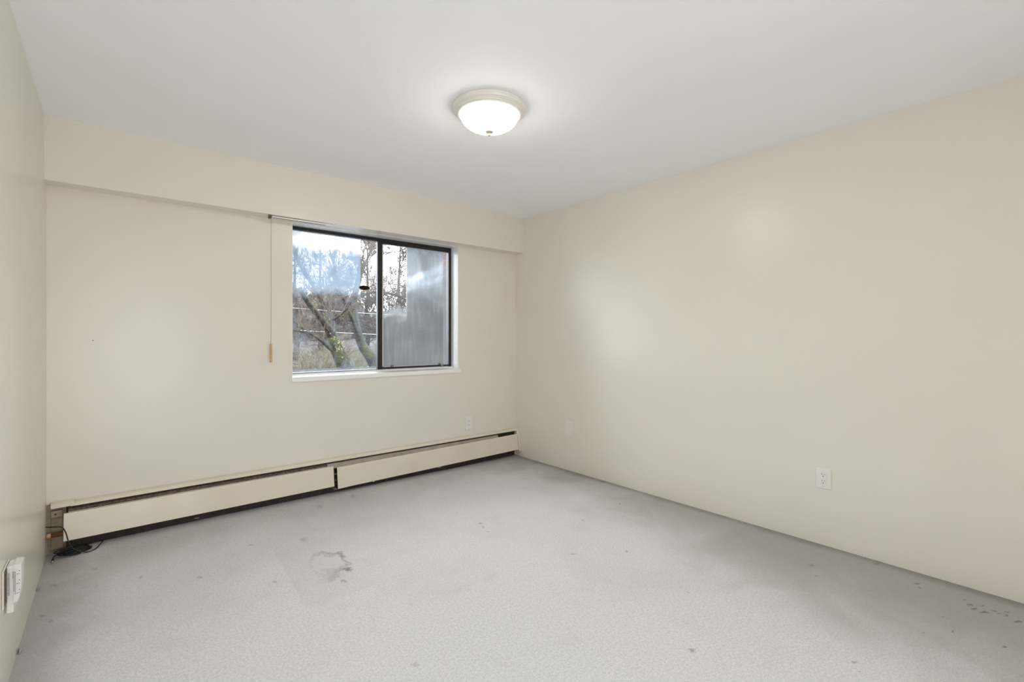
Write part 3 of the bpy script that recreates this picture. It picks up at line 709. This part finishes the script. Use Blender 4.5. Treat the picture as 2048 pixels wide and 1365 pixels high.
for i in range(46):      # moss and fern tufts on the limbs
    k = rr.choice([(692, 725), (676, 690), (668, 672), (650, 640), (640, 630), (625, 612), (684, 700), (700, 740), (608, 590)]); p = at(k[0]+rr.uniform(-5, 8), k[1]+rr.uniform(-8, 8), YT-.15-rr.uniform(0, .15))-base
    for _ in range(5):
        q = p+Vector((rr.uniform(-.06, .06), rr.uniform(-.05, .05), rr.uniform(-.06, .06))); s = rr.uniform(.012, .03)
        v = [bm.verts.new(q+Vector((rr.uniform(-s, s), rr.uniform(-s, s), rr.uniform(-s, s)))) for _ in range(4)]; bm.faces.new(v[:3]); bm.faces.new(v[1:])
obj('moss', bm, 'leaf', ta, kind='stuff')
# second trunk rising to the right of it
YT2 = 12.0; b2 = at(768, 775, YT2); b2.z = gh(b2.x, b2.y)-.05
tb = empty('bare_tree', (b2.x, b2.y, b2.z), 'bare tree curving up beside the black centre bar of the window', 'tree')
S, R = limb([(768, 775), (757, 742), (742, 716), (725, 692), (716, 668), (711, 645), (708, 618), (710, 590), (718, 558), (721, 532), (712, 500), (700, 470)], YT2, [17, 14, 11, 9, 8, 7.5, 7, 6.5, 5.5, 5, 4.2, 3.5])
bm = bmesh.new(); tube(bm, [p-b2 for p in S], R, 14); obj('trunk', bm, 'tree_bark', tb, smooth=True)
for pix, rp, dy in (([(717, 668), (705, 640), (692, 612), (680, 580), (672, 545), (660, 505)], [4.5, 4, 3.5, 3, 2.5, 2], [0, -.3, -.6, -.8, -1, -1.2]),
                    ([(709, 600), (728, 590), (752, 585), (780, 588), (805, 596), (830, 612)], [3.6, 3.2, 2.8, 2.4, 2, 1.5], [0, .2, .5, .8, 1, 1.2]),
                    ([(719, 556), (730, 530), (742, 500), (750, 470)], [3, 2.4, 2, 1.5], [0, .3, .6, .9])):
    S, R = limb(pix, YT2, rp, dy); bm = bmesh.new(); tube(bm, [p-b2 for p in S], R, 10); obj('limb', bm, 'tree_bark', tb, smooth=True)
    bm = bmesh.new()
    for i in range(4, len(S), 1):
        d = (S[i]-S[i-1]).normalized()
        for _ in range(3): twigs(bm, S[i]-b2, (d+Vector((rr.uniform(-1, 1), rr.uniform(-1, 1), rr.uniform(-.3, 1)))).normalized(), rr.uniform(.5, 1.1), .008, 2, rr, .7, 3)
    obj('twigs', bm, 'twig', tb)
# finely branched trees behind, seen against the sky
def crown(name, px, Y, top_py, base_label, spread_px, n, seed, mt='twig', lean=0):
    rr = random.Random(seed); p0 = at(px, 700, Y); p0.z = gh(p0.x, p0.y)-.05
    root = empty(name, tuple(p0), base_label, 'tree')
    top = at(px+lean, top_py, Y); sc = (p0.x*SN+Y*CS)/FPX
    H = top.z-p0.z; bm = bmesh.new()
    S = wobble(Vector((0, 0, 0)), top-p0, 8, .12, rr); tube(bm, S, [.085*(1-.85*i/8)*Y/14 for i in range(9)], 10); obj('trunk', bm, 'tree_bark', root, smooth=True)
    bm = bmesh.new()
    for k in range(n):
        i = rr.randint(1, 8); s = S[i]; a = rr.uniform(0, 2*math.pi)
        d = Vector((math.cos(a), math.sin(a), rr.uniform(.0, .9))); L = spread_px*sc*rr.uniform(.35, .8)*(1-.06*i)
        twigs(bm, s, d, L, .015*Y/14, 3, rr, .75, 3, .12, 4, .0062*Y/14, .62)
    obj('branches', bm, mt, root)
    return root
crown('twiggy_tree', 735, 17, 500, 'finely twigged bare tree seen through the clear glass beside the centre bar', 80, 38, 4)
crown('twiggy_tree', 790, 15, 470, 'finely twigged bare tree behind the clear corner of the right pane', 85, 38, 9, lean=12)
crown('twiggy_tree', 850, 19, 520, 'bare tree dimmed by the haze on the right pane', 80, 6, 21)
crown('twiggy_tree', 640, 18, 505, 'bare tree behind the hazy upper part of the left pane', 95, 16, 31)
crown('twiggy_tree', 590, 16, 480, 'bare tree at the far left edge of the window view', 80, 13, 41)

# undergrowth: individual shrubs of thin stems
def shrub(px, py, Y, h, w, seed, label, mt, n=48):
    rr = random.Random(seed); c = at(px, py, Y); c.z = gh(c.x, c.y)-.02
    root = empty('leafless_shrub', tuple(c), label, 'shrub', 'leafless shrubs outside the window')
    bm = bmesh.new()
    for k in range(n):
        a = rr.uniform(0, 2*math.pi); d = Vector((math.cos(a)*.7, math.sin(a)*.7, rr.uniform(.3, 1.2)))
        twigs(bm, Vector((rr.uniform(-w, w)*.35, rr.uniform(-.2, .2), 0)), d, h*.62*rr.uniform(.6, 1.1), .007, 2, rr, .8, 4, -.15)
    obj('stems', bm, mt, root)
    return root
SH = [(600, 725, 8.6, 1.1, .8, 'twig', 'low brown shrub at the lower left corner of the window view'),
      (628, 720, 12.5, 1.3, 1, 'pale_twig', 'pale tangled shrub left of the leaning mossy tree'),
      (655, 700, 14.5, 1.6, 1.1, 'twig', 'brown shrub behind the leaning mossy tree'),
      (700, 715, 13, 1.2, 1, 'pale_twig', 'pale shrub between the two tree trunks'),
      (752, 735, 9.6, .8, .5, 'pale_twig', 'low pale shrub at the foot of the centre bar'),
      (800, 700, 14, 1.5, 1.2, 'twig', 'shrub dimly seen through the hazy right pane'),
      (850, 700, 15, 1.6, 1.2, 'pale_twig', 'pale shrub dimly seen near the right side of the right pane')]
for i, (px, py, Y, h, w, mt, lb) in enumerate(SH): shrub(px, py, Y, h, w, 50+i, lb, mt)
# evergreen hedge line on top of the bank
def hedge(x0, x1, Y, h, seed, label):
    rr = random.Random(seed); bm = bmesh.new(); z0 = gh((x0+x1)/2, Y)-.1
    root = empty('hedge', ((x0+x1)/2, Y, z0), label, 'hedge'); L = x1-x0
    for k in range(int(L*3.2)):
        t = bmesh.new(); bmesh.ops.create_icosphere(t, subdivisions=3, radius=1); c = Vector((rr.uniform(-L/2, L/2), rr.uniform(-.5, .5), h*rr.uniform(.1, .55))); s = rr.uniform(.7, 1.2)
        for v in t.verts:
            q = v.co*(1+rr.uniform(-.14, .14)); v.co = c+Vector((q.x*s, q.y*s*.8, q.z*h*.5))
            v.co.z = max(v.co.z, .0)
        me = bpy.data.meshes.new('t'); t.to_mesh(me); t.free(); bm.from_mesh(me)
    obj('foliage', bm, mat('hedge_%d' % seed, (.028, .032, .026), 1, var=(5, (.13, .12, .115), .42, .66, 10)), root)
hedge(3.6, 8.3, 21.5, 2.5, 61, 'dark unkempt hedge far behind the leaning mossy tree in the left pane')
hedge(9.5, 15.0, 22.6, 1.5, 62, 'low dark hedge far behind the centre bar')
hedge(17.0, 26, 23, 2.0, 63, 'dark hedge far behind the hazy right pane')
# overhead wires strung between two poles
WY = 13.4; PX0, PX1 = 2.4, 11.5
for x, lb in ((PX0, 'left-hand weathered wooden pole holding the pale wires outside'), (PX1, 'right-hand weathered wooden pole holding the pale wires outside')):
    bm = bmesh.new(); tube(bm, [(0, 0, -.1), (0, 0, 5.2)], [.09, .07], 14)
    p = empty('utility_pole', (x, WY+.08, GZ), lb, 'pole'); obj('shaft', bm, 'bank', p, smooth=True)
    bm = bmesh.new(); box(bm, -.05, .05, -.085, .1, 4.9, 4.98); obj('crossarm', bm, 'bank', p)
def wire(name, pa, pb, r, m, label, n=24):
    a = at(*pa, WY); b = at(*pb, WY); k = (b.z-a.z)/(b.x-a.x); a2 = Vector((PX0, WY, a.z+k*(PX0-a.x))); b2 = Vector((PX1, WY, a.z+k*(PX1-a.x)))
    pts = [a2.lerp(b2, i/n)+Vector((0, 0, -.06*math.sin(math.pi*i/n)+.05)) for i in range(n+1)]
    bm = bmesh.new(); tube(bm, pts, r, 6); o = obj(name, bm, m); tag(o, label, 'wire'); return o
wire('overhead_wire', (584, 618), (755, 628), .0062, 'wire', 'upper pale wire crossing behind the tree trunks')
wire('overhead_wire', (584, 662), (755, 669), .0058, 'wire', 'middle pale wire crossing low behind the window')
wire('overhead_wire', (584, 734), (755, 733), .0055, 'wire', 'lowest pale wire just above the window sill line')
wire('overhead_wire', (815, 594), (890, 598), .009, 'wire_dark', 'dark wire crossing behind the hazy right pane')
